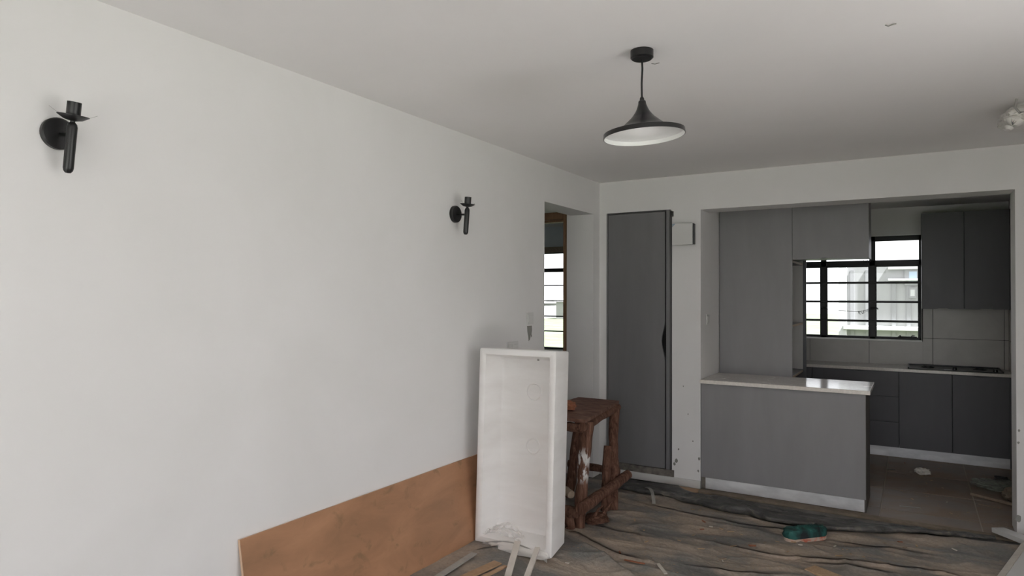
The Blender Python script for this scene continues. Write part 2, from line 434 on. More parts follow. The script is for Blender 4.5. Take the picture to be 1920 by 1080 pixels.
# wall tiles behind the worktop, each a piece of the back wall
wb = bpy.data.objects['wall_kitchen_back']
bm = box(.91, WX1+.004, 2.4965, 2.4995, .84, WZ0-.009); add_box(bm, WX1+.004, 3.2, 2.4965, 2.4995, .84, 1.50)
obj('grout_bed', bm, 'grout_dark', wb)
tx = [.91, 1.43, 2.007, 2.578, 3.165, 3.2]
rows = [(.86, 1.1615), (1.1615, 1.47)]
for (z0, z1) in rows:
    for a, b2 in zip(tx, tx[1:]):
        g = .0018
        if z1 > 1.2:
            if b2 <= WX1: continue
            a = max(a, WX1+.012)
        elif a < WX1: # row under the window: the top is cut at the sill
            if b2 <= WX1: z1_ = WZ0-.004
            else:
                obj('wall_tile', box(a+g, WX1+.012, 2.489, 2.4968, z0+g, WZ0-.004, .001), 'wall_tile', wb)
                obj('wall_tile', box(WX1+.012, b2-g, 2.489, 2.4968, z0+g, z1-g, .001), 'wall_tile', wb); continue
            obj('wall_tile', box(a+g, b2-g, 2.489, 2.4968, z0+g, z1_, .001), 'wall_tile', wb); continue
        obj('wall_tile', box(a+g, b2-g, 2.489, 2.4968, z0+g, z1-g, .001), 'wall_tile', wb)
wr = bpy.data.objects['wall_kitchen_right']
for (z0, z1) in rows:
    obj('wall_tile', box(3.197, 3.2045, 2.08, 2.485, z0+.002, z1-.002, .001), 'wall_tile', wr)

# ------------------------------------------------------------------ kitchen window (window_1)
win = empty_struct('window_1', (1.85, 2.56, WZ0))
YW = 2.585
def bar(bm, x0, x1, z0, z1, y=YW, d=.028, bev=.002): add_box(bm, x0, x1, y-d/2, y+d/2, z0, z1, bev)
bm = bmesh.new()
bar(bm, WX0, WX1, WZ1-.052, WZ1, d=.04); bar(bm, WX0, WX1, WZ0+.004, WZ0+.03, d=.04)
bar(bm, WX1-.020, WX1, WZ0, WZ1, d=.04); bar(bm, WX0, WX0+.025, WZ0, WZ1, d=.04)
for xa, xb in ((1.533, 1.588), (2.006, 2.064)): bar(bm, xa, xb, WZ0, WZ1, d=.04)
bar(bm, WX0, WX1, 1.912, 1.972, d=.04)
obj('window_frame', bm, 'steel_black', win)
# sash frames (opening lights) sit slightly proud
for xa, xb in ((2.064, 2.460), (1.588, 2.006), (1.045, 1.533)):
    bm = bmesh.new()
    for (za, zb) in ((1.150, 1.914),):
        bar(bm, xa, xb, za, za+.012, YW+.006); bar(bm, xa, xb, zb-.012, zb, YW+.006)
        bar(bm, xa, xa+.010, za, zb, YW+.006); bar(bm, xb-.010, xb, za, zb, YW+.006)
    obj('sash', bm, 'steel_black', win)
for xa, xb in ((2.064, 2.460), (1.588, 2.006), (1.045, 1.533)):
    obj('pane', box(xa, xb, YW+.004, YW+.008, 1.155, 1.912), 'clear_glass', win)
    obj('pane', box(xa, xb, YW+.004, YW+.008, 1.972, WZ1-.05), 'clear_glass', win)
for z in (1.733, 1.529, 1.325):      # burglar bars on the room side
    obj('burglar_bar', box(WX0, WX1+.01, 2.535, 2.550, z-.0115, z+.0115, .003), 'steel_black', win)
def handle(x):
    bm = bmesh.new(); add_box(bm, x-.018, x+.018, 2.548, 2.566, 1.445, 1.475, .003)
    add_tube(bm, [(x, 2.55, 1.46), (x+.012, 2.53, 1.462), (x+.045, 2.525, 1.462), (x+.052, 2.527, 1.45)], .006, 8)
    h = obj('handle', bm, 'steel_black', win, True); return h
handle(1.545); handle(2.036)
bm = bmesh.new()      # stay arm along the sill
add_box(bm, 2.27, 2.44, 2.55, 2.562, 1.158, 1.170, .002); add_tube(bm, [(2.29, 2.555, 1.158), (2.29, 2.553, 1.182)], .007, 8); add_tube(bm, [(2.39, 2.555, 1.165), (2.40, 2.55, 1.178), (2.42, 2.55, 1.178)], .006, 8)
obj('window_stay', bm, 'steel_black', win, True)
obj('sill', box(WX0-.0, WX1+.006, 2.484, 2.56, WZ0-.008, WZ0+.008, .003), 'white_sill', win)
obj('head_strip', box(WX0, WX1+.004, 2.492, 2.5, WZ1-.004, WZ1+.006), 'white_sill', win)
bm = bmesh.new()
for x in (2.02, 1.985, 1.95): add_tube(bm, [(x+.02, 2.54, 1.945), (x+.005, 2.535, 1.975), (x-.01, 2.54, 1.945)], .004, 6)
obj('catch', bm, 'steel_black', win, True)
wire = [(1.565, 2.528, 1.455), (1.66, 2.53, 1.435), (1.78, 2.53, 1.428), (1.88, 2.53, 1.425), (1.95, 2.53, 1.43), (2.03, 2.528, 1.462)]
bm = tube(wire, .0022, 5)
for k in range(7):
    p = Vector((1.90 + .018*k, 2.53, 1.426 + .004*k)); add_tube(bm, [p, p + Vector((random.uniform(-.02,.02), -.004, random.uniform(-.03,.005))), p + Vector((random.uniform(-.02,.03), .0, random.uniform(-.045,-.01)))], .0022, 5)
tag(obj('tie_wire', bm, 'steel_black'), 'thin twisted wire strung between the handles of the kitchen window', 'wire')

# ------------------------------------------------------------------ bedroom window (window_2) and its door frame (door_2)
win2 = empty_struct('window_2', (-2.0, 2.85, .836)); Y2 = 2.80
bm = bmesh.new()
bar(bm, -2.85, -1.15, 2.175, 2.262, Y2, .05); bar(bm, -2.85, -1.15, .836, .862, Y2, .05)
for xa in (-2.85, -2.30, -1.56, -1.18): bar(bm, xa, xa+.035, .836, 2.25, Y2, .05)
bar(bm, -2.85, -1.15, 1.917, 1.970, Y2, .05)
obj('window_frame', bm, 'steel_black', win2)
for xa, xb in ((-2.82, -2.30), (-2.265, -1.56), (-1.525, -1.18)):
    obj('pane', box(xa, xb, Y2+.004, Y2+.008, .862, 1.917), 'clear_glass', win2)
    obj('pane', box(xa, xb, Y2+.004, Y2+.008, 1.970, 2.175), 'clear_glass', win2)
for z in (1.730, 1.514, 1.298, 1.089): obj('burglar_bar', box(-2.85, -1.15, 2.765, 2.775, z-.008, z+.008), 'steel_black', win2)
obj('lintel_board', box(-2.9, -1.1, 2.735, 2.752, 2.190, 2.268, .003), 'stick_wood', win2)
obj('sill', box(-2.87, -1.13, 2.73, 2.80, .820, .838, .003), 'white_trim', win2)
obj('cornice', box(-3.3, -.2, 2.72, 2.75, 2.55, 2.595), 'white_trim', win2)
d2 = empty_struct('door_2', (-.7, -.06, 0))
bm = bmesh.new()
add_box(bm, -.305, -.261, -.12, .03, 0, 2.345, .003); add_box(bm, -1.17, -1.125, -.12, .03, 0, 2.345, .003)
obj('door_jamb', bm, 'door_wood', d2)
obj('door_head', box(-1.125, -.305, -.12, .03, 2.280, 2.345, .003), 'door_wood', d2)
bm = box(-.322, -.305, -.06, .03, 0, 2.28); add_box(bm, -1.125, -1.108, -.06, .03, 0, 2.28); add_box(bm, -1.108, -.322, -.06, .03, 2.262, 2.28)
obj('door_stop', bm, 'door_wood', d2)

# ------------------------------------------------------------------ closet door in the far wall (door_1)
d1 = empty_struct('door_1', (.36, -.008, .12))
def notch_panel(u0, u1, v0, v1, notches, thick, mp, nseg=12):
    """flat front with finger scoops cut in its edges; (edge, centre, half length, depth)"""
    def edge(e, a, b2, fix, sign, horiz):
        pts = []
        ns = sorted([n for n in notches if n[0] == e], key=lambda n: n[1], reverse=(b2 < a))
        def P(t, off): return (t, fix + sign*off) if horiz else (fix + sign*off, t)
        pts.append(P(a, 0))
        for _, c, hl, dp in ns:
            for k in range(nseg+1):
                s = -1 + 2*k/nseg
                if b2 < a: s = -s
                pts.append(P(c + s*hl, dp*.5*(1+math.cos(PI*s))))
        return pts
    poly = edge('b', u0, u1, v0, 1, True) + edge('r', v0, v1, u1, -1, False) + edge('t', u1, u0, v1, -1, True) + edge('l', v1, v0, u0, 1, False)
    bm = bmesh.new(); n = len(poly)
    A = [bm.verts.new(mp(u, v, 0)) for u, v in poly]; B = [bm.verts.new(mp(u, v, thick)) for u, v in poly]
    bm.faces.new(A); bm.faces.new(B[::-1])
    for i in range(n): bm.faces.new((A[i], B[i], B[(i+1) % n], A[(i+1) % n]))
    return bm
front = lambda y: (lambda u, v, t: (u, y+t, v))
obj('door_leaf', notch_panel(.090, .606, .124, 2.300, [('r', 1.20, .17, .030)], .02, front(-.012)), 'door_laminate', d1)
bm = box(DX0+.002, .086, -.010, .05, .12, 2.312, .001); add_box(bm, .6175, .648, -.014, .05, .12, 2.312, .001)
obj('door_frame', bm, 'door_laminate', d1)
obj('door_head', box(DX0+.002, .650, -.004, .05, 2.305, DZ1-.001), 'edge_band', d1)
obj('gap_backing', box(DX0+.002, .6495, .022, .055, .12, 2.31), 'gap_shade', d1)  # black sheet behind the leaf, painting shade into the gaps and scoop
bm = box(.649, .664, -.010, -.0005, .121, 2.305)
obj('shadow_strip', bm, 'edge_band', d1)  # solid dark strip painted in as the shadow along the frame's right edge
bm = lathe([(.012, 0), (.012, .03)], 12, Matrix.Translation((.668, -.012, 2.262)))
add_box(bm, .652, .678, -.014, -.001, 2.255, 2.30, .002)
obj('hinge', bm, 'black_metal', d1, True)

# ------------------------------------------------------------------ peninsula
t = thing('peninsula_cabinet', 'grey peninsula unit with aluminium plinth at the kitchen opening', 'cabinet', (1.5, .25, 0))
obj('front_panel', box(.910, 2.108, -.008, .010, .098, .868, .001), 'grey_laminate', t)
obj('carcass', box(.912, 2.090, .0105, .50, .095, .868), 'edge_band', t)
obj('end_panel', box(2.0905, 2.110, .0105, .505, .0025, .868, .001), 'dark_end_wood', t)
o = obj('plinth', box(.945, 2.098, -.004, .008, .0065, .096, .001), 'brushed_aluminium', t)
obj('plinth_filler', box(.912, .944, -.001, .008, .006, .096), 'concrete', t)
bm = box(.9065, 2.140, -.038, .565, .868, .898, .003)
tag(obj('peninsula_worktop', bm, 'worktop_stone'), 'polished beige stone worktop lying on the grey peninsula unit', 'worktop'); 

# ------------------------------------------------------------------ tall unit and overhead cupboard
t = thing('tall_cabinet', 'tall grey cabinet with open side shelves behind the peninsula', 'cabinet', (1.2, .9, 0))
obj('side_panel', box(.912, 1.522, .600, .618, .004, 2.505, .001), 'grey_laminate', t)
obj('back_panel', box(.912, .925, .6185, 1.279, .004, 2.505), 'grey_laminate', t)
obj('end_panel', box(.926, 1.545, 1.280, 1.300, .004, 2.505, .001), 'shaded_laminate', t)
obj('niche_lining', box(.9255, 1.518, 1.272, 1.2795, .9, 2.50), 'niche_board', t)
for z in (1.885, 1.33, .885):
    s = obj('shelf', box(.9255, 1.515, .6185, 1.271, z-.009, z+.009, .001), 'grey_laminate', t)
    obj('raw_edge', box(1.5155, 1.518, .6185, 1.271, z-.009, z+.009), 'raw_edge_wood', s)
t = thing('overhead_cupboard', 'grey overhead cupboard hung between the tall cabinet and the window', 'cabinet', (1.81, .8, 1.88))
obj('carcass', box(1.5275, 2.098, .6215, .96, 1.905, 2.508), 'shaded_laminate', t)
obj('door', notch_panel(1.525, 2.102, 1.898, 2.508, [('b', 1.77, .075, .011)], .018, front(.602)), 'grey_laminate', t)
obj('edge_strip', box(2.0985, 2.1015, .6205, .96, 1.90, 2.508), 'grey_laminate', t)

# ------------------------------------------------------------------ back run: base units, worktop, hob, wall units
YB = 2.055
def base(name, label, x0, x1, fronts):
    t = thing(name, label, 'cabinet', ((x0+x1)/2, 2.3, 0))
    obj('carcass', box(x0+.001, x1-.001, YB+.0195, 2.485, .10, .848), 'edge_band', t)
    for nm, a in fronts: obj(nm, a, 'shaded_laminate', t)
    return t
base('corner_cabinet', 'shaded grey blind corner unit at the left end of the back run', .93, 1.502, [('filler_panel', box(.932, 1.499, YB, YB+.018, .102, .843, .001))])
base('drawer_cabinet', 'shaded grey drawer unit under the kitchen window', 1.503, 2.285, [
    ('drawer', notch_panel(1.506, 2.282, .602, .843, [('t', 1.939, .085, .012)], .018, front(YB))),
    ('drawer', box(1.506, 2.282, YB, YB+.018, .352, .597, .001)),
    ('drawer', box(1.506, 2.282, YB, YB+.018, .102, .347, .001))])
base('base_cabinet', 'shaded grey base cupboard left of the two under the hob', 2.286, 2.722, [('door', notch_panel(2.289, 2.719, .102, .843, [('t', 2.506, .08, .012)], .018, front(YB)))])
base('base_cabinet', 'shaded grey base cupboard against the right kitchen wall under the hob', 2.723, 3.196, [
    ('door', notch_panel(2.726, 3.160, .102, .843, [('t', 2.943, .08, .012)], .018, front(YB))), ('filler_panel', box(3.163, 3.195, YB+.004, YB+.018, .012, .843))])
tag(obj('plinth', box(1.0, 3.172, YB+.030, YB+.042, .003, .099, .001), 'brushed_aluminium'), 'long brushed aluminium plinth under the shaded back base units', 'plinth')
tag(obj('back_worktop', box(.93, 3.1965, 2.030, 2.4885, .849, .879, .003), 'worktop_stone'), 'beige stone worktop along the back wall under the window', 'worktop')
t = thing('gas_hob', 'black glass hob let into the back worktop under the wall cupboards', 'hob', (2.73, 2.25, .879))
bm = box(2.36, 3.12, 2.045, 2.455, .8795, .887, .003)
obj('glass_plate', bm, 'black_satin', t)
bm = bmesh.new()
for (xa, xb, ya, yb) in ((2.36, 3.12, 2.445, 2.455), (2.36, 2.372, 2.045, 2.455), (3.108, 3.12, 2.045, 2.455)): add_box(bm, xa, xb, ya, yb, .887, .899, .002)
obj('rim', bm, 'black_metal', t)
for x, y in ((2.53, 2.26), (2.95, 2.26)):
    bb = obj('burner', lathe([(.055, 0), (.055, .006), (.035, .008), (.035, .014), (0.001, .015)], 24, Matrix.Translation((x, y, .887))), 'black_metal', t, True)
for x, y in ((2.745, 2.12), (3.06, 2.10)):
    obj('knob', lathe([(.019, 0), (.019, .006), (.015, .022), (.001, .023)], 20, Matrix.Translation((x, y, .887))), 'black_satin', t, True)
obj('pale_plate', box(2.66, 2.72, 2.07, 2.13, .887, .8885), 'brushed_aluminium', t)  # small pale metal square on the black glass

def wallunit(label, x0, x1, nc):
    t = thing('wall_cupboard', label, 'cabinet', ((x0+x1)/2, 2.32, 1.465))
    obj('carcass', box(x0+.001, x1-.001, 2.1725, 2.488, 1.472, 2.402, .001), 'shaded_laminate', t)
    obj('door', notch_panel(x0+.004, x1-.002, 1.466, 2.402, [('b', nc, .075, .010)], .018, front(2.153)), 'shaded_laminate', t)
wallunit('shaded grey wall cupboard next to the kitchen window', 2.479, 2.826, 2.654)
wallunit('shaded grey wall cupboard in the right kitchen corner', 2.827, 3.176, 3.000)
tag(obj('filler_strip', box(3.178, 3.203, 2.158, 2.488, 1.466, 2.402), 'shaded_laminate'), 'narrow shaded grey strip closing the gap between wall cupboard and right wall', 'panel')

# ------------------------------------------------------------------ wall fittings
t = thing('consumer_unit', 'white square electrical box on the far wall beside the closet door', 'electrical box', (.775, 0, 2.01))
obj('housing', box(.693, .862, -.060, -.0005, 2.012, 2.184, .002), 'black_metal', t)
obj('cover', box(.686, .857, -.072, -.0605, 2.008, 2.188, .003), 'white_trim', t)
bm = bmesh.new(); add_prism(bm, [(.688, 2.186), (.688, 2.158), (.716, 2.186)], .0722, .0732, Matrix(((1,0,0,0),(0,0,-1,0),(0,1,0,0),(0,0,0,1))))
obj('sticker', bm, 'blue_glass', t)

def switch(name, label, cat, n_w, org, U, nrm, hgt, wid, gangs):
    t = thing(name, label, cat, org)
    U, nrm = Vector(U), Vector(nrm); Z = Vector((0, 0, 1))
    Mx = Matrix(((U.x, nrm.x, 0, org[0]), (U.y, nrm.y, 0, org[1]), (U.z, nrm.z, 1, org[2]), (0, 0, 0, 1)))
    obj('face_plate', box(-wid/2, wid/2, .0005, .009, -hgt/2, hgt/2, .002, Mx), 'white_trim', t)
    for k in range(gangs):
        cx = (k - (gangs-1)/2)*wid*.42
        obj('rocker', box(cx-wid*.36/gangs*1.1, cx+wid*.36/gangs*1.1, .009, .013, -hgt*.3, hgt*.3, .002, Mx), 'white_trim', t)
    return t, Mx
switch('light_switch', 'white light switch on the left wall beside the doorway', 'light switch', 1, (0, -1.266, 1.415), (0,1,0), (1,0,0), .088, .09, 1)
t, Mx = switch('wall_socket', 'white double wall socket just above the standing white trough', 'socket', 2, (0, -1.515, 1.215), (0,1,0), (1,0,0), .088, .148, 2)
switch('light_switch', 'white light switch on the kitchen side of the opening pier', 'light switch', 1, (.905, .205, 1.385), (0,-1,0), (1,0,0), .088, .088, 1)
# chipped plaster patch below the switch
bm = bmesh.new()
pts = [(-1.305,1.362),(-1.235,1.362),(-1.232,1.33),(-1.24,1.30),(-1.232,1.285),(-1.245,1.275),(-1.252,1.30),(-1.262,1.262),(-1.28,1.25),(-1.288,1.29),(-1.30,1.32)]
add_prism(bm, pts, .0003, .0018, Matrix(((0,0,1,0),(1,0,0,0),(0,1,0,0),(0,0,0,1))))
obj('plaster_patch', bm, 'asphalt', bpy.data.objects['wall_left'])
# small knocks and paint chips, pieces of the far wall
wf = bpy.data.objects['wall_far']
for (x, z, s) in ((.70,.20,.016),(.685,.17,.012),(.893,.24,.012),(.885,.14,.009),(.76,.83,.006),(.80,.60,.006),(.84,.38,.006),(.72,.30,.008),(2.998,.12,.02),(3.0,.62,.008),(3.003,.70,.008)):
    bm = bmesh.new(); n = 9
    add_prism(bm, [(x + s*random.uniform(.6,1)*math.cos(2*PI*k/n), z + 1.4*s*random.uniform(.6,1)*math.sin(2*PI*k/n)) for k in range(n)], .0004, .0016, Matrix(((1,0,0,0),(0,0,-1,0),(0,1,0,0),(0,0,0,1))))
    obj('paint_chip', bm, 'asphalt', wf)

def sconce(label, y, z, lean):
    t = thing('wall_sconce', label, 'wall lamp', (0, y, z))
    R = Matrix.Translation((0, y, z)) @ Matrix.Rotation(lean, 4, 'Y')
    Rx = R @ Matrix.Rotation(PI/2, 4, 'Y')                     # lathe axis along +x
    P = Matrix.Translation((0, y, z)) @ Matrix.Rotation(PI/2, 4, 'Y')
    obj('backplate', lathe([(.052, .0006), (.052, .016), (.048, .021), (.001, .021)], 36, P), 'black_metal', t, True)
    obj('arm', lathe([(.006, .018), (.006, .085)], 12, Rx), 'black_metal', t, True)
    T = R @ Matrix.Translation((.094, 0, 0))
    obj('stem', lathe([(.001, -.122), (.008, -.121), (.0135, -.114), (.0155, -.105), (.0155, .026), (.013, .036), (.007, .042), (.007, .048)], 24, T), 'black_metal', t, True)
    obj('drip_cup', lathe([(.008, .046), (.026, .050), (.045, .062), (.0455, .064), (.026, .054), (.008, .052)], 32, T), 'black_metal', t, True)
    obj('candle_socket', lathe([(.019, .052), (.0205, .056), (.0205, .106), (.018, .106), (.018, .075), (.001, .075)], 24, T), 'black_metal', t, True)
    for sg in (-1, 1):
        bm = tube([T @ Vector((0, sg*.02, .060)), T @ Vector((0, sg*.05, .066)), T @ Vector((.002, sg*.072, .078))], .0005, 5)
        obj('loose_wire', bm, 'asphalt', t)
sconce('matt black candle style wall lamp nearest the camera on the left wall', -4.412, 2.108, math.radians(9.5))
sconce('matt black candle style wall lamp near the doorway on the left wall', -2.203, 2.080, math.radians(4.5))

# pendant
LX, LY = 1.452, -2.885
t = thing('pendant_lamp', 'black trumpet shaped pendant lamp with white inside hanging from ceiling', 'lamp', (LX, LY, 2.2))
obj('ceiling_rose', lathe([(.001, H-.036), (.040, H-.036), (.047, H-.030), (.047, H-.0005), (.001, H-.0005)], 36, Matrix.Translation((LX, LY, 0))), 'black_satin', t, True)
tilt = Matrix.Translation((LX, LY, 2.395)) @ Matrix.Rotation(math.radians(-3.3), 4, Vector((-.5175, .8557, 0)))
obj('cord', tube([(LX, LY, H-.03), (LX+.002, LY, 2.52), (LX-.001, LY, 2.46), (LX, LY, 2.393)], .0042, 8), 'black_metal', t, True)
prof = [(.006, .008), (.009, .002), (.0095, -.006), (.014, -.008), (.0155, -.012)]
D = .150
PR = [(.0155,-.012),(.0165,-.02),(.020,-.031),(.026,-.046),(.034,-.059),(.044,-.072),(.054,-.082),(.071,-.097),(.088,-.111),(.108,-.1225),(.130,-.130),(.150,-.1345),(.1625,-.137)]
outer = []
for k in range(37):                       # smooth the measured outline
    u = k/36*(len(PR)-1); i = min(int(u), len(PR)-2); q = u-i
    p0, p1, p2, p3 = PR[max(i-1,0)], PR[i], PR[i+1], PR[min(i+2, len(PR)-1)]
    outer.append(tuple(.5*((2*p1[c]) + (p2[c]-p0[c])*q + (2*p0[c]-5*p1[c]+4*p2[c]-p3[c])*q*q + (3*p1[c]-p0[c]-3*p2[c]+p3[c])*q**3) for c in (0, 1)))
rimz = outer[-1][1]
prof2 = prof + outer + [(.1655, rimz-.001), (.1670, rimz-.019), (.1645, rimz-.0195)]
inner = [(.1640, rimz-.0195), (.1620, rimz-.002)] + [(max(r-.003, .004), z-.003) for r, z in outer[::-1]][1:-1] + [(.003, -.016)]
sh = obj('shade', lathe(prof2, 64, tilt, cap=False), 'black_satin', t, True)
obj('white_lining', lathe(inner, 64, tilt, cap=False), 'lamp_inner', t, True)

# ceiling bits
t = tag(obj('wire_stub', tube([(2.322, -2.671, H-.0005), (2.332, -2.668, H-.006), (2.345, -2.674, H-.005), (2.358, -2.668, H-.002)], .0024, 6), 'asphalt', None, True), 'short grey wire stub poking out of the ceiling near the top right', 'wire')
t = tag(obj('loose_wire', tube([(1.435, -2.72, H-.001), (1.45, -2.717, H-.005), (1.468, -2.712, H-.001)], .0013, 6), 'asphalt', None, True), 'hair thin wire on the ceiling beside the black ceiling rose', 'wire')
# bagged light fitting on the ceiling at the right
t = thing('bagged_ceiling_light', 'ceiling light fitting wrapped in a white plastic bag at right edge', 'lamp', (2.95, -1.12, 2.47))
bm = bmesh.new(); bmesh.ops.create_icosphere(bm, subdivisions=5, radius=1)
for v in bm.verts:
    p = v.co.copy(); n = .10*noise.noise(p*2.2) + .07*noise.noise(p*5) + .035*noise.noise(p*11)
    s = max(abs(p.x), abs(p.y), abs(p.z))**.35
    q = p*(1+n)/s
    v.co = Vector((2.955 + q.x*.145, -1.10 + q.y*.17, min(2.530 + q.z*.060, H-.001)))
obj('plastic_bag', bm, 'wrap_bag', t, True)
bm = tube([(2.93, -1.17, 2.525), (2.885, -1.20, 2.515), (2.850, -1.222, 2.490), (2.836, -1.232, 2.462), (2.832, -1.235, 2.447)], [.05, .042, .032, .022, .012], 14, .12, 3)
obj('bag_corner', bm, 'wrap_bag', t, True)
obj('cable', tube([(2.865, -1.275, H-.001), (2.857, -1.28, 2.55), (2.875, -1.285, 2.520), (2.92, -1.29, 2.527), (2.985, -1.285, 2.540), (3.03, -1.24, H-.001)], .006, 8), 'strap_grey', t, True)
obj('fitting_base', lathe([(.001, H-.035), (.09, H-.035), (.09, H-.0005), (.001, H-.0005)], 28, Matrix.Translation((2.955, -1.10, 0))), 'white_trim', t, True)

# ------------------------------------------------------------------ dust sheet on the living room floor
def sst(a, b2, x):
    t = min(1, max(0, (x-a)/(b2-a))); return t*t*(3-2*t)
def heap(x, y):
    return .078*sst(1.05, .25, x)*sst(-1.42, -1.85, y)
def seg_d(px, py, pl):
    best = (9, 0)
    for (ax, ay), (bx, by) in zip(pl, pl[1:]):
        dx, dy = bx-ax, by-ay; t = max(0, min(1, ((px-ax)*dx + (py-ay)*dy)/(dx*dx+dy*dy)))
        qx, qy = ax+t*dx, ay+t*dy; d = math.hypot(px-qx, py-qy)
        if d < best[0]: best = (d, (px-qx)*dy - (py-qy)*dx)      # >0: near (camera) side of a left-to-right line
    return best
SEAMS = [  # polyline, height of the lip, width of the slope behind it
 ([(.49,-1.56),(.69,-1.68),(.89,-1.74),(1.07,-1.73)], .020, .10),
 ([(.60,-.655),(.94,-.75),(1.355,-.76),(1.665,-.75),(1.76,-.735),(1.95,-.70)], .010, .07),
 ([(1.15,-1.20),(1.426,-1.224),(1.65,-1.235),(2.10,-1.115),(2.526,-1.01),(2.75,-.97)], .012, .08),
 ([(1.956,-.771),(2.225,-.752),(2.534,-.719)], .009, .06),
 ([(1.248,-1.64),(1.516,-1.615),(1.8,-1.5)], .010, .07),
 ([(1.828,-1.229),(2.32,-1.155)], .009, .05),
 ([(.476,-1.30),(.723,-1.329),(.95,-1.33)], .007, .06),
 ([(.2,-2.30),(.35,-2.10),(.62,-2.06)], .014, .06),
 ([(.15,-2.12),(.32,-2.02),(.62,-1.98)], .010, .05),
]
# raised flap beside the trough
FL = [(.60,-1.76),(.79,-1.83),(.99,-1.95),(1.16,-2.07)]
def sheet_h(x, y):
    h = heap(x, y)
    hp = h/.078
    h += (1-.75*hp)*.0075*(noise.noise((x*1.6, y*4.5, 1.3)) + .5*noise.noise((x*3.5, y*9, 4.7))) + .006*abs(noise.noise((x*2.2+3, y*6.5, 8.1)))
    h += (1-.8*hp)*.0035*noise.noise((x*7, y*15, 2))
    a = 1-abs(noise.noise((x*1.1+.8*y, y*3.4-.7*x, 11))); b2 = 1-abs(noise.noise((x*2.2-1.6*y, y*4.0+1.6*x, 15)))
    h += (1-.85*hp)*(.014*a**9 + .010*b2**10)
    for pl, ht, wd in SEAMS:
        d, s = seg_d(x, y, pl)
        if d < wd:
            h += ht*((1-d/wd)**2 if s < 0 else max(0, 1-d/.012)**1.5)
    d, s = seg_d(x, y, FL)
    if d < .16: h += .050*(max(0, 1-d/.15)**1.3 if s > 0 else max(0, 1-d/.05))*sst(.56, .72, x)
    return h + .004
def far_edge(x):
    return -.215 - .05*sst(.9,1.5,x) + .03*noise.noise((x*2.3, 0, 7)) - .04*sst(2.3, 1.6, x)*0
X0, X1, Y0 = .005, 3.6, -3.6
nx, ny = 310, 420
vs = []; fs = []
for j in range(ny+1):
    for i in range(nx+1):
        x = X0 + (X1-X0)*i/nx; ye = far_edge(x)
        t = j/ny; y = Y0 + (ye-Y0)*t
        if x > 2.98: y = min(y, y - (y+.03)*0)
        h = sheet_h(x, y)
        if x < .35 and y > -1.05: h *= .6
        vs.append((x, y, h))
for j in range(ny):
    for i in range(nx):
        a = j*(nx+1)+i; fs.append((a, a+1, a+nx+2, a+nx+1))
me = bpy.data.meshes.new('dust_sheet'); me.from_pydata(vs, [], fs); me.materials.append(MATS['dust_sheet'])
me.polygons.foreach_set('use_smooth', [True]*len(me.polygons))
sheet = bpy.data.objects.new('dust_sheet', me); COL.objects.link(sheet)
tag(sheet, 'wrinkled black plastic dust sheet covered in brown dust over living room floor', 'sheet')
# loose lapped lips along the creases of the sheet
for k, (pl, ht, wd) in enumerate(SEAMS):
    bm = bmesh.new(); P = []
    for (a, b2) in zip(pl, pl[1:]):
        n = max(3, int(math.hypot(b2[0]-a[0], b2[1]-a[1])/.025))
        for q in range(n): P.append((a[0]+(b2[0]-a[0])*q/n, a[1]+(b2[1]-a[1])*q/n))
    P.append(pl[-1]); rows_ = []
    for i, (x, y) in enumerate(P):
        e = i/(len(P)-1); fade = min(1, e*6, (1-e)*6); y += .010*noise.noise((x*5, k, 2))
        row = []
        for q in (0, .35, .7, 1.0):
            yy = y + wd*(1-q)*.8 - .010*q
            row.append(bm.verts.new((x, yy, max(sheet_h(x, yy), sheet_h(x, y+.004)*q) + .0015 + fade*(.006 + .35*ht)*q**2)))
        rows_.append(row)
    for a, b2 in zip(rows_, rows_[1:]):
        for i in range(3): bm.faces.new((a[i], a[i+1], b2[i+1], b2[i]))
    obj('lapped_lip', bm, 'dust_sheet', sheet, True)
# folded back far edge: a dark loose roll running along the kitchen threshold
ctrl = [ # x, y far, y near, height
 (.16,-.150,-.30,.020),(.36,-.150,-.43,.030),(.63,-.155,-.44,.034),(.80,-.18,-.455,.030),(.95,-.215,-.49,.032),(1.16,-.26,-.545,.036),(1.30,-.31,-.56,.052),(1.38,-.32,-.55,.058),(1.46,-.31,-.60,.046),(1.54,-.30,-.64,.036),
 (1.77,-.275,-.605,.032),(1.94,-.285,-.575,.034),(2.18,-.30,-.50,.030),(2.366,-.26,-.40,.028),(2.52,-.215,-.335,.026),(2.70,-.165,-.27,.024),(2.86,-.13,-.20,.012)]
def ctr(x):
    for a, b2 in zip(ctrl, ctrl[1:]):
        if a[0] <= x <= b2[0]:
            t = (x-a[0])/(b2[0]-a[0]); t = t*t*(3-2*t)*.5 + t*.5
            return [a[k]+(b2[k]-a[k])*t for k in (1, 2, 3)]
nx2, ny2 = 220, 22; vs = []; fs = []
for i in range(nx2+1):
    x = .16 + (2.86-.16)*i/nx2; yf, yn, hh = ctr(x)
    yf += .012*noise.noise((x*6, 1, 2)); yn += .014*noise.noise((x*5, 3, 2))
    for j in range(ny2+1):
        t = j/ny2                                  # 0 far edge, 1 lip tucked under at the near edge
        if t < .82:
            q = t/.82; y = yf + (yn-yf)*q
            z = sheet_h(x, y) + .004 + hh*(sst(0, .25, q)*.75 + .25*q) + .010*noise.noise((x*3, y*16, 5)) + .010*noise.noise((x*8, y*26, 1)) + .018*abs(noise.noise((x*2.5+q*2, q*3.1, 3)))*sst(0,.2,q)
        else:
            q = (t-.82)/.18; a = q*PI*.9
            y = yn - .012*math.sin(a) + .02*q*q; z = sheet_h(x, yn) + .003 + (hh*1.0)*(.5+.5*math.cos(a))
        vs.append((x, y, z))
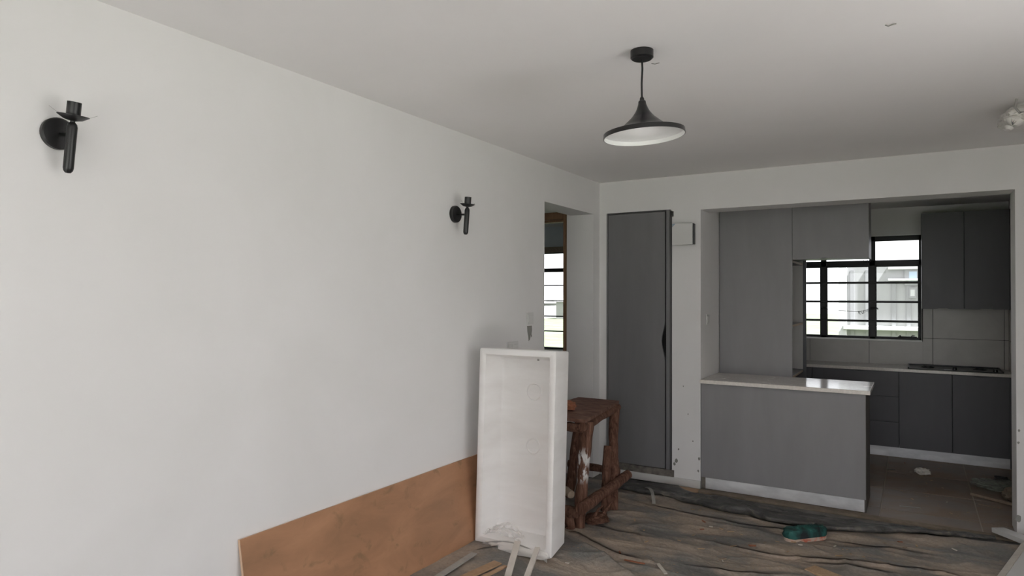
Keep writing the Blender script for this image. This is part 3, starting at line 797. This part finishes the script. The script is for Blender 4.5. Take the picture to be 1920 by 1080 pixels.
for i in range(nx2):
    for j in range(ny2):
        a = i*(ny2+1)+j; fs.append((a, a+1, a+ny2+2, a+ny2+1))
me = bpy.data.meshes.new('folded_edge'); me.from_pydata(vs, [], fs); me.materials.append(MATS['sheet_underside'])
me.polygons.foreach_set('use_smooth', [True]*len(me.polygons))
fo = bpy.data.objects.new('folded_edge', me); COL.objects.link(fo); fo.parent = sheet; fo['label'] = 'dark folded back edge of the dust sheet'
tag(obj('cardboard_strip', box(.60, .915, -.165, -.045, -.010, .006, .001), 'tan_strip'), 'flat dusty brown board on the floor before the closet pier', 'board')

# ------------------------------------------------------------------ plywood board
L0, L1 = -3.716, -1.88
t = thing('plywood_board', 'long orange brown plywood board leaning against the left wall', 'board', (.06, -2.8, 0))
zb, zt, xb, xt = .072, .565, .108, .016
ang = math.atan2(xb-xt, zt-zb); ln = math.hypot(xb-xt, zt-zb)
Mp = Matrix.Translation((xb, 0, zb)) @ Matrix.Rotation(-ang, 4, 'Y')
obj('sheet_face', box(-.003, 0, L0, L1, 0, ln, 0, Mp), 'plywood_face', t)
obj('sheet_core', box(-.0155, -.0032, L0, L1, 0, ln-.0005, 0, Mp), 'plywood_edge', t)

# ------------------------------------------------------------------ white trough standing on end
TX0, TX1, TYF, TZ0, TZ1 = .112, .640, -2.135, .083, 1.262
t = thing('plastic_trough', 'white moulded plastic trough stood on end before the left wall', 'trough', (.38, -2.03, TZ0))
TD = .215; rim = .042
def tp(u, v, d):            # u across 0..1, v up 0..1, d depth 0 (front) .. 1 (back); slight draft and backward lean
    k = 1 - .06*d
    x = (TX0+TX1)/2 + (TX1-TX0)*(u-.5)*k; z = TZ0 + (TZ1-TZ0)*(v if v < .5 else .5+(v-.5)*(1-.005*d))
    return Vector((x + .010*v, TYF + TD*d + .035*v*(1) - .0, z))
def rounded(u0, u1, v0, v1, r, asp, n=5):
    pts = []
    for cx, cy, a0 in ((u1-r, v1-r/asp, 0), (u0+r, v1-r/asp, 90), (u0+r, v0+r/asp, 180), (u1-r, v0+r/asp, 270)):
        for k in range(n+1):
            a = math.radians(a0 + 90*k/n); pts.append((cx + r*math.cos(a), cy + r/asp*math.sin(a)))
    return pts
asp = (TZ1-TZ0)/(TX1-TX0); W_ = TX1-TX0; ru = rim/W_; rv = rim/(TZ1-TZ0)
def loop(u0, u1, v0, v1, r, d, bm, arch=0):
    out = []
    for u, v in rounded(u0, u1, v0, v1, r, asp):
        p = tp(u, v, d)
        if arch and v < .02: p.z += arch*max(0, 1-((u-.5)/.5)**2)
        if v > .98: p.z += -.012*max(0, 1-((u-.45)/.5)**2)*(1-d)
        out.append(bm.verts.new(p))
    return out
bm = bmesh.new()
loops = [loop(.02, .98, .01, .99, .02, 1.0, bm, .02), loop(0, 1, 0, 1, .012, .03, bm, .048), loop(.003, .997, .0015, .9985, .012, .01, bm, .048), loop(.009, .991, .004, .996, .012, 0, bm, .048),
         loop(ru-.016, 1-ru+.016, rv-.004, 1-rv+.004, .02, 0, bm), loop(ru, 1-ru, rv, 1-rv, .022, .03, bm),
         loop(ru+.03, 1-ru-.03, rv+.02, 1-rv-.012, .03, .66, bm), loop(ru+.055, 1-ru-.055, rv+.034, 1-rv-.024, .03, .72, bm)]
for a, b2 in zip(loops, loops[1:]):
    n = len(a)
    for i in range(n): bm.faces.new((a[i], a[(i+1) % n], b2[(i+1) % n], b2[i]))
bm.faces.new(loops[0]); bm.faces.new(loops[-1][::-1])
obj('moulded_body', bm, 'white_plastic', t, True)
for (u, v, rr) in ((.585, .775, .055), (.585, .495, .050)):     # two moulded rings on the inner face
    c0 = tp(u, v, .715); bm = bmesh.new(); n = 40
    for (r0, r1) in ((rr, rr-.012),):
        A = []; 
        for k in range(n):
            a = 2*PI*k/n; ring = []
            for (q, dy) in ((r0, .001), ((r0+r1)/2, -.0032), (r1, .001)): ring.append(bm.verts.new(c0 + Vector((q*math.cos(a), dy + .03*q*math.sin(a), q*math.sin(a)))))
            A.append(ring)
        for k in range(n):
            for s in (0, 1): bm.faces.new((A[k][s], A[(k+1) % n][s], A[(k+1) % n][s+1], A[k][s+1]))
    obj('moulded_ring', bm, 'white_plastic', t, True)
c0 = tp(.63, .945, .70)
obj('dark_plug', box(c0.x-.007, c0.x+.007, c0.y-.002, c0.y+.004, c0.z-.011, c0.z+.011, .003), 'asphalt', t)
# grey strap round its foot
pts = []
for k in range(25):
    u = k/24; p = tp(.10+.86*u, 0, 0); p.z = TZ0 - .012 + .052*math.sin(PI*u)**.8; p.y -= .012; pts.append(p)
bm = bmesh.new(); R_ = []
for p in pts: R_.append([bm.verts.new(p + Vector((0, dy, dz))) for dy, dz in ((-.002, -.010), (.001, -.010), (.001, .010), (-.002, .010))])
for a, b2 in zip(R_, R_[1:]):
    for i in range(4): bm.faces.new((a[i], a[(i+1) % 4], b2[(i+1) % 4], b2[i]))
bm.faces.new(R_[0]); bm.faces.new(R_[-1][::-1])
obj('strap', bm, 'strap_grey', t, True)
# white bag bundled under it
def blob(cx, cy, cz, sx, sy, sz, seed, amp=.22, sub=4, zmin=None):
    bm = bmesh.new(); bmesh.ops.create_icosphere(bm, subdivisions=sub, radius=1)
    for v in bm.verts:
        p = v.co.copy(); o = Vector((seed, seed*.7, seed*1.3))
        n = amp*noise.noise(p*1.8+o) + amp*.6*noise.noise(p*4+o) + amp*.35*abs(noise.noise(p*8+o))
        q = p*(1+n); z = cz + q.z*sz
        if zmin is not None: z = max(z, zmin)
        v.co = Vector((cx + q.x*sx, cy + q.y*sy, z))
    return bm
tag(obj('packing_bag', blob(.42, -2.135, .092, .21, .040, .034, 3, .2, 4, .075), 'milky_bag', None, True), 'white plastic bag bundled under the foot of the white trough', 'bag')
# clear film lying inside the trough foot
bm = bmesh.new(); G = []
for i in range(25):
    row = []
    for j in range(13):
        u, v = i/24, j/12
        x = .165 + .25*u; y = -2.125 + .11*v
        z = .135 + .055*math.sin(PI*min(1, u*1.1))*(.5+.5*v) + .022*noise.noise((u*4, v*4, 2)) + .012*noise.noise((u*11, v*9, 5))
        row.append(bm.verts.new((x, y, z)))
    G.append(row)
for i in range(24):
    for j in range(12): bm.faces.new((G[i][j], G[i+1][j], G[i+1][j+1], G[i][j+1]))
tag(obj('plastic_film', bm, 'clear_film', None, True), 'crumpled clear plastic film lying in the foot of the white trough', 'film')

# ------------------------------------------------------------------ loose strips of timber
def strip(name, label, cat, p0, p1, w_, th, m_, roll_=0, group=None, wn=None):
    p0, p1 = Vector(p0), Vector(p1); d = (p1-p0); L = d.length; d.normalize()
    side = Vector((d.y, -d.x, 0)).normalized(); nrm = side.cross(d).normalized()
    if nrm.z < 0: nrm = -nrm
    side = d.cross(nrm)
    Mx = Matrix((side, d, nrm)).transposed().to_4x4(); Mx.translation = p0
    return tag(obj(name, box(-w_/2, w_/2, 0, L, 0, th, .0012, Mx), m_), label, cat, group)
strip('timber_strip', 'pale white strip leaning on the trough foot, left of the pair', 'timber strip', (.568, -2.50, .076), (.440, -2.172, .152), .036, .010, 'pale_strip')
strip('timber_strip', 'pale white strip leaning on the trough foot, right of the pair', 'timber strip', (.652, -2.45, .070), (.572, -2.172, .138), .030, .014, 'pale_strip')
strip('timber_strip', 'flat greyish strip on the dust sheet nearest the plywood board', 'timber strip', (.262, -2.72, .096), (.247, -2.335, .099), .040, .007, 'grey_strip')
strip('timber_strip', 'wide tan strip on the dust sheet, uppermost of the tan pair', 'timber strip', (.385, -2.64, .096), (.432, -2.372, .098), .058, .008, 'tan_strip')
strip('timber_strip', 'narrow tan strip lying against the wider tan strip', 'timber strip', (.452, -2.62, .092), (.486, -2.378, .092), .026, .008, 'tan_strip')
# curled offcut
bm = bmesh.new(); R_ = []
for k in range(13):
    q = k/12; p = Vector((.580+.155*q, -.385-.275*q+.03*math.sin(PI*q), .050 - .030*q + .028*math.sin(PI*q)))
    sd = Vector((.011, .006, 0)); R_.append([bm.verts.new(p-sd), bm.verts.new(p+sd), bm.verts.new(p+sd+Vector((0,0,.0025))), bm.verts.new(p-sd+Vector((0,0,.0025)))])
for a, b2 in zip(R_, R_[1:]):
    for i in range(4): bm.faces.new((a[i], a[(i+1) % 4], b2[(i+1) % 4], b2[i]))
bm.faces.new(R_[0]); bm.faces.new(R_[-1][::-1])
tag(obj('edging_offcut', bm, 'grey_strip', None, True), 'curved grey edging offcut on the folded dust sheet edge', 'offcut')
def on_sheet(x, y, up_=.0): return (x, y, sheet_h(x, y)+up_)
strip('timber_strip', 'short white strip on the dust sheet at the bottom centre', 'timber strip', on_sheet(1.130, -1.730, .009), on_sheet(1.215, -1.85, .012), .020, .006, 'pale_strip')
strip('wood_block', 'pale square offcut at the bottom edge right of centre', 'offcut', on_sheet(1.895, -1.345, .002), on_sheet(2.06, -1.43, .002), .095, .018, 'chip_wood')
strip('wood_sliver', 'reddish wood sliver on the dust sheet beside the raised flap', 'offcut', on_sheet(.940, -1.775, .004), on_sheet(1.075, -1.805, .004), .012, .006, 'red_wood')
strip('timber_strip', 'thin pale strip on the brown tiles inside the kitchen', 'timber strip', (2.315, .318, .002), (2.448, .345, .002), .012, .005, 'grey_strip')
strip('timber_stick', 'long brown stick on the kitchen floor by the right pier', 'timber strip', (2.800, .945, .004), (3.09, .72, .012), .026, .020, 'stick_wood')
strip('wood_sliver', 'pale flat sliver on the kitchen tiles before the long stick', 'offcut', (2.83, .70, .002), (2.97, .66, .002), .03, .004, 'stick_wood')
# boards at the lower right corner
t = strip('white_board', 'white board end lying on the floor against the right pier', 'board', (2.885, .02-.06, .022), (3.30, -.72, .075), .085, .030, 'white_trim')
t = thing('packing_board', 'white panel with beige edge lying at the lower right corner', 'board', (3.1, -.7, .02))
Mx = Matrix.Translation((2.778, -1.10, .030)) @ Matrix.Rotation(math.radians(-15), 4, 'Z') @ Matrix.Rotation(math.radians(-10), 4, 'Y')
obj('panel_face', box(.034, .62, 0, .86, .004, .030, .002, Mx), 'white_trim', t)
obj('edge_lipping', box(0, .0335, 0, .86, 0, .034, .002, Mx), 'pale_strip', t)

# ------------------------------------------------------------------ brush
t = thing('scrubbing_brush', 'teal stained scrubbing brush lying bristles up on the dust sheet', 'brush', on_sheet(1.80, -.83))
zb = sheet_h(1.80, -.83) + .006
Mb = Matrix.Translation((1.806, -.838, zb)) @ Matrix.Rotation(math.radians(47), 4, 'Z')
def stadium(L, W, n=10, taper=0):
    pts = []
    for s, a0 in ((1, -90), (-1, 90)):
        for k in range(n+1):
            a = math.radians(a0 + 180*k/n); pts.append((s*(L/2-W/2) + W/2*math.cos(a), W/2*math.sin(a)))
    return pts
bm = bmesh.new(); add_prism(bm, stadium(.30, .095), 0, .024, Mb)
bmesh.ops.bevel(bm, geom=bm.edges[:], offset=.003, segments=2, affect='EDGES')
obj('brush_block', bm, 'brush_block', t, True)
bm = bmesh.new(); st = stadium(.305, .10, 14)
lay = [(1.0, .0245), (1.03, .036), (1.02, .056), (.97, .068), (.86, .076), (.6, .079), (.25, .080)]
LL = []
for sc_, z in lay:
    ring = []
    for (x, y) in st:
        n = 1 + .10*noise.noise((x*40, y*40, z*30)); ring.append(bm.verts.new(Mb @ Vector((x*(1-(1-sc_)*.55)*n, y*sc_*n, z + .008*noise.noise((x*60, y*60, 3))*(z > .05)))))
    LL.append(ring)
for a, b2 in zip(LL, LL[1:]):
    n = len(a)
    for i in range(n): bm.faces.new((a[i], a[(i+1) % n], b2[(i+1) % n], b2[i]))
bm.faces.new(LL[0][::-1]); bm.faces.new(LL[-1])
pad = obj('bristle_pad', bm, 'teal_bristle', t, True)
bm = bmesh.new()
for k in range(900):
    x, y = random.uniform(-.145, .145), random.uniform(-.047, .047)
    if abs(x) > .105 and math.hypot(abs(x)-.105, y) > .047: continue
    ed = max(abs(y)/.047, abs(x)/.15); z = .076 - .02*ed**4
    p = Mb @ Vector((x, y, z)); q = Mb @ Vector((x*1.03 + random.uniform(-.006,.006), y*1.12 + random.uniform(-.006,.006), z + random.uniform(.004, .014)))
    d = Vector((.0013, .0008, 0))
    vsb = [bm.verts.new(p-d), bm.verts.new(p+d), bm.verts.new(q)]; bm.faces.new(vsb)
o = obj('bristle_tip', bm, 'teal_bristle', t); o['kind'] = 'stuff'

# ------------------------------------------------------------------ trestle of rough poles
t = thing('rough_trestle', 'rough wooden trestle of reddish poles standing behind the white trough', 'trestle', (.3, -.98, 0))
bm = bmesh.new()
TOPZ = .752
A_ = [(.050, -1.43), (.528, -1.435), (.408, -.545), (.055, -.545)]
top = []
ring0 = []; 
def edgepts(P, n=12):
    out = []
    for a, b2 in zip(P, P[1:]+P[:1]):
        for k in range(n):
            q = k/n; out.append((a[0]+(b2[0]-a[0])*q + .004*noise.noise((k, a[0]*9, 1)), a[1]+(b2[1]-a[1])*q + .004*noise.noise((k, a[1]*9, 4))))
    return out
add_prism(bm, edgepts(A_), TOPZ-.022, TOPZ)
obj('top_board', bm, 'plank_top', t)
obj('leg', pole((.455, -1.375, .0), (.500, -1.345, .728), .040, .042, 1.3), 'pole_wood_painted', t, True)
obj('leg', pole((.512, -.905, .0), (.405, -.640, .728), .036, .040, 2.9), 'pole_wood', t, True)
obj('leg', pole((.075, -1.385, .0), (.10, -1.34, .728), .038, .040, 4.1), 'pole_wood', t, True)
obj('leg', pole((.085, -.80, .0), (.12, -.62, .728), .036, .036, 5.7), 'pole_wood', t, True)
obj('side_rail', pole((.505, -1.43, .700), (.398, -.56, .700), .030, .028, 7.2), 'pole_wood', t, True)
obj('front_rail', pole((.03, -1.375, .690), (.50, -1.395, .684), .034, .030, 8.3), 'pole_wood', t, True)
obj('lower_brace', pole((.520, -1.480, .168), (.545, -.700, .222), .040, .036, 9.1), 'pole_wood', t, True)
obj('cross_brace', pole((.06, -1.425, .128), (.475, -1.435, .125), .036, .034, 10.4), 'pole_wood', t, True)
obj('stub_post', pole((.475, -.985, .0), (.443, -.855, .455), .034, .030, 11.6), 'pole_wood', t, True)
obj('back_brace', pole((.05, -.72, .245), (.47, -.70, .235), .030, .030, 12.7), 'pole_wood', t, True)
obj('stub_post', pole((.415, -1.44, .0), (.425, -1.44, .118), .036, .034, 13.2), 'pole_wood', t, True)
# lump of timber on its top, split bark below
bm = blob(.26, -1.16, .785, .062, .05, .034, 8, .35, 4, TOPZ+.001)
tag(obj('wood_chunk', bm, 'red_wood', None, True), 'reddish wood chunk lying on top of the rough trestle', 'wood')
bm = blob(.505, -1.20, .026, .085, .10, .026, 12, .3, 4, .004)
tag(obj('bark_slab', bm, 'pole_wood', None, True), 'curled slab of bark on the sheet at the foot of the trestle', 'bark')
for k, (x, y, a, l) in enumerate(((.50, -1.24, .5, .13), (.545, -1.17, 1.1, .12))):
    bm = pole((x, y, .05), (x+.05*math.cos(a), y+l*math.sin(a), .05+.07), .014, .004, 20+k, 8)
    obj('split_bark', bm, 'pole_wood', bpy.data.objects['bark_slab'], True)
tag(obj('timber_offcut', pole((.30, -1.335, .24), (.405, -1.40, .225), .030, .028, 31, 8), 'stick_wood', None, True), 'pale sawn offcut wedged between the trough and the trestle legs', 'offcut')

# ------------------------------------------------------------------ rubbish on the kitchen floor
tag(obj('crumpled_paper', blob(2.47, 1.455, .030, .055, .04, .028, 21, .5, 3, .003), 'paper_white'), 'crumpled white paper on the brown kitchen floor', 'paper')
tag(obj('plastic_bag', blob(3.02, 1.26, .035, .16, .14, .038, 33, .45, 4, .003), 'green_film', None, True), 'crumpled greenish clear plastic on the kitchen floor by the right pier', 'bag')
tag(obj('rubble_heap', blob(3.10, .98, .035, .10, .12, .055, 40, .4, 4, .003), 'dusty_screed', None, True), 'small heap of dusty rubble on the kitchen floor by the right pier', 'rubble')
tag(obj('black_rag', blob(3.035, 1.36, .065, .05, .035, .022, 50, .4, 3, .04), 'black_metal', None, True), 'small black rag lying on the crumpled plastic in the kitchen', 'rag')
strip('wood_sliver', 'dark sliver on the kitchen floor beside the peninsula end', 'offcut', (2.20, 1.49, .002), (2.265, 1.50, .002), .02, .004, 'dark_end_wood')

# wood chips scattered over the sheet: each one an object of its own
chip_meshes = []
for k in range(6):
    bm = bmesh.new(); L, W, T = random.uniform(.016, .03), random.uniform(.005, .010), random.uniform(.002, .004)
    vsx = add_box(bm, -L/2, L/2, -W/2, W/2, 0, T)
    for v in vsx: v.co += Vector((random.uniform(-.004, .004), random.uniform(-.002, .002), .003*abs(v.co.x)/L))
    bmesh.ops.recalc_face_normals(bm, faces=bm.faces[:])
    me = bpy.data.meshes.new('wood_chip'); bm.to_mesh(me); bm.free(); me.materials.append(MATS[('chip_wood', 'chip_wood', 'stick_wood', 'pale_strip', 'chip_wood', 'red_wood')[k]]); chip_meshes.append(me)
spots = [(.949,-1.413),(1.442,-1.224),(1.54,-1.153),(1.429,-1.437),(1.182,-.986),(1.17,-1.145),(1.432,-.949),(1.983,-.891),(2.029,-.903),(.739,-1.074),(1.161,-.852),(.881,-1.70),(1.434,-1.462),(1.796,-.985),(2.076,-.944),(1.758,-.96),
         (.70,-2.05),(.86,-1.22),(1.30,-.93),(1.36,-.93),(1.22,-.90),(2.25,-.66),(2.33,-.58),(2.42,-.60),(2.36,-.69),(2.62,-.55),(1.60,-1.06),(1.66,-.98),(1.02,-.62),(1.08,-.66),(.92,-.84),(2.15,-.98),(2.02,-1.05),(1.28,-1.36),(1.12,-1.29),(1.75,-1.15)]
for x, y in spots:
    ci = random.randrange(6); o = bpy.data.objects.new('wood_chip', chip_meshes[ci]); COL.objects.link(o)
    o.location = on_sheet(x, y, .001); o.rotation_euler = (random.uniform(-.15,.15), random.uniform(-.15,.15), random.uniform(0, PI))
    s = random.uniform(.9, 1.7); o.scale = (s, s, s)
    tag(o, ('small tan wood chip lying on the dusty black sheet', 'small tan wood chip lying on the dusty black sheet', 'small brown wood chip lying on the dusty black sheet', 'small whitish wood chip lying on the dusty black sheet', 'small tan wood chip lying on the dusty black sheet', 'small reddish wood chip lying on the dusty black sheet')[ci], 'wood chip', 'wood chips scattered on the dust sheet')
for x, y in [(2.05+random.uniform(.2, .95), random.uniform(.1, 1.9)) for _ in range(26)]:
    o = bpy.data.objects.new('wood_chip', random.choice(chip_meshes)); COL.objects.link(o)
    o.location = (x, y, .0025); o.rotation_euler = (0, 0, random.uniform(0, PI)); s = random.uniform(.6, 1.3); o.scale = (s, s, s)
    tag(o, 'small wood chip lying on the brown kitchen tiles', 'wood chip', 'wood chips scattered on the kitchen floor')
bm = bmesh.new()
for k in range(900):
    x, y = random.uniform(.6, 2.9), random.uniform(-1.9, -.62)
    if noise.noise((x*2.2, y*2.2, 6)) < .02: continue
    p = Vector(on_sheet(x, y, .0012)); a = random.uniform(0, PI); L = random.uniform(.002, .006); d = Vector((math.cos(a), math.sin(a), 0))*L; e = Vector((-d.y, d.x, 0))*.45
    vq = [bm.verts.new(p-d-e), bm.verts.new(p+d-e), bm.verts.new(p+d*.8+e+Vector((0,0,.001))), bm.verts.new(p-d+e)]; bm.faces.new(vq)
o = obj('sawdust', bm, 'chip_wood'); o['kind'] = 'stuff'; tag(o, 'fine sawdust and splinters strewn over the dust sheet', 'sawdust'); o['kind'] = 'stuff'

# ------------------------------------------------------------------ outdoors
struct('ground', box(-160, 120, -140, 200, -3.4, -3.2), 'grass')
t = thing('neighbour_building', 'pale grey rendered building seen through the kitchen window', 'building', (5, 9, -3.2))
FY = 9.0
obj('facade', box(1.27, 12, FY, FY+6, -3.2, 2.17), 'render_white', t)
obj('corner_pilaster', box(1.16, 1.30, FY-.10, FY+.3, -3.2, 2.17), 'ledge_white', t)
for z0, z1, pr_ in ((1.885, 1.925, .12), (.95, 1.03, .16), (2.10, 2.18, .10), (.62, .68, .05)):
    obj('ledge', box(1.24 if z0 < 1.8 else 2.0, 12, FY-pr_, FY, z0, z1, .01), 'ledge_white', t)
for xa in (1.36, 1.62, 2.06, 2.30): obj('pilaster_strip', box(xa, xa+.07, FY-.03, FY, -3.2, 1.88 if xa > 1.9 else 2.1), 'render_grey', t)
f_ = obj('window_surround', box(2.27, 2.56, FY-.05, FY, 1.80, 2.10, .005), 'render_grey', t)
obj('pane', box(2.345, 2.47, FY-.056, FY-.051, 1.87, 2.06), 'blue_glass', f_)
f_ = obj('window_surround', box(2.34, 2.46, FY-.05, FY, 1.56, 1.76, .005), 'render_grey', t)
obj('pane', box(2.365, 2.435, FY-.056, FY-.051, 1.60, 1.72), 'ledge_white', f_)
t.location = (5, 9, -3.2)
# far hedges and houses beyond the bedroom window
def tree(x, y, s, k):
    t = thing('bush', 'green bush far off beyond the bedroom window', 'bush', (x, y, -3.2), 'bushes far off beyond the bedroom window')
    obj('foliage', blob(x, y, -3.2+s*.55, s, s, s*.7, k, .4, 3), 'leaf_green', t, True)
    obj('stem', tube([(x, y, -3.2), (x, y, -3.2+s*.5)], s*.07, 6), 'stick_wood', t)
for k in range(14):
    y = 46 + 5*k; x = -2 - (y+5.5)*.575 + (-1)**k*random.uniform(1, 5); tree(x, y, random.uniform(.7, 1.5), k)
for k, (x, y, w_, h_) in enumerate(((-70, 120, 9, 3.2), (-58, 118, 7, 3.6), (-82, 125, 8, 4.2))):
    t = thing('distant_house', ('low white house far off, middle of the three on the skyline', 'low white house far off, rightmost of the three on the skyline', 'low white house far off, leftmost of the three on the skyline')[k], 'house', (x, y, -3.2))
    obj('wall', box(x-w_/2, x+w_/2, y, y+6, -3.2, -3.2+h_), 'render_white', t)
    bm = bmesh.new(); add_prism(bm, [(y-.4, -3.2+h_), (y+6.4, -3.2+h_), (y+3, -3.2+h_+1.5)], x-w_/2-.3, x+w_/2+.3, Matrix(((0,0,1,0),(1,0,0,0),(0,1,0,0),(0,0,0,1))))
    obj('roof', bm, 'asphalt', t)
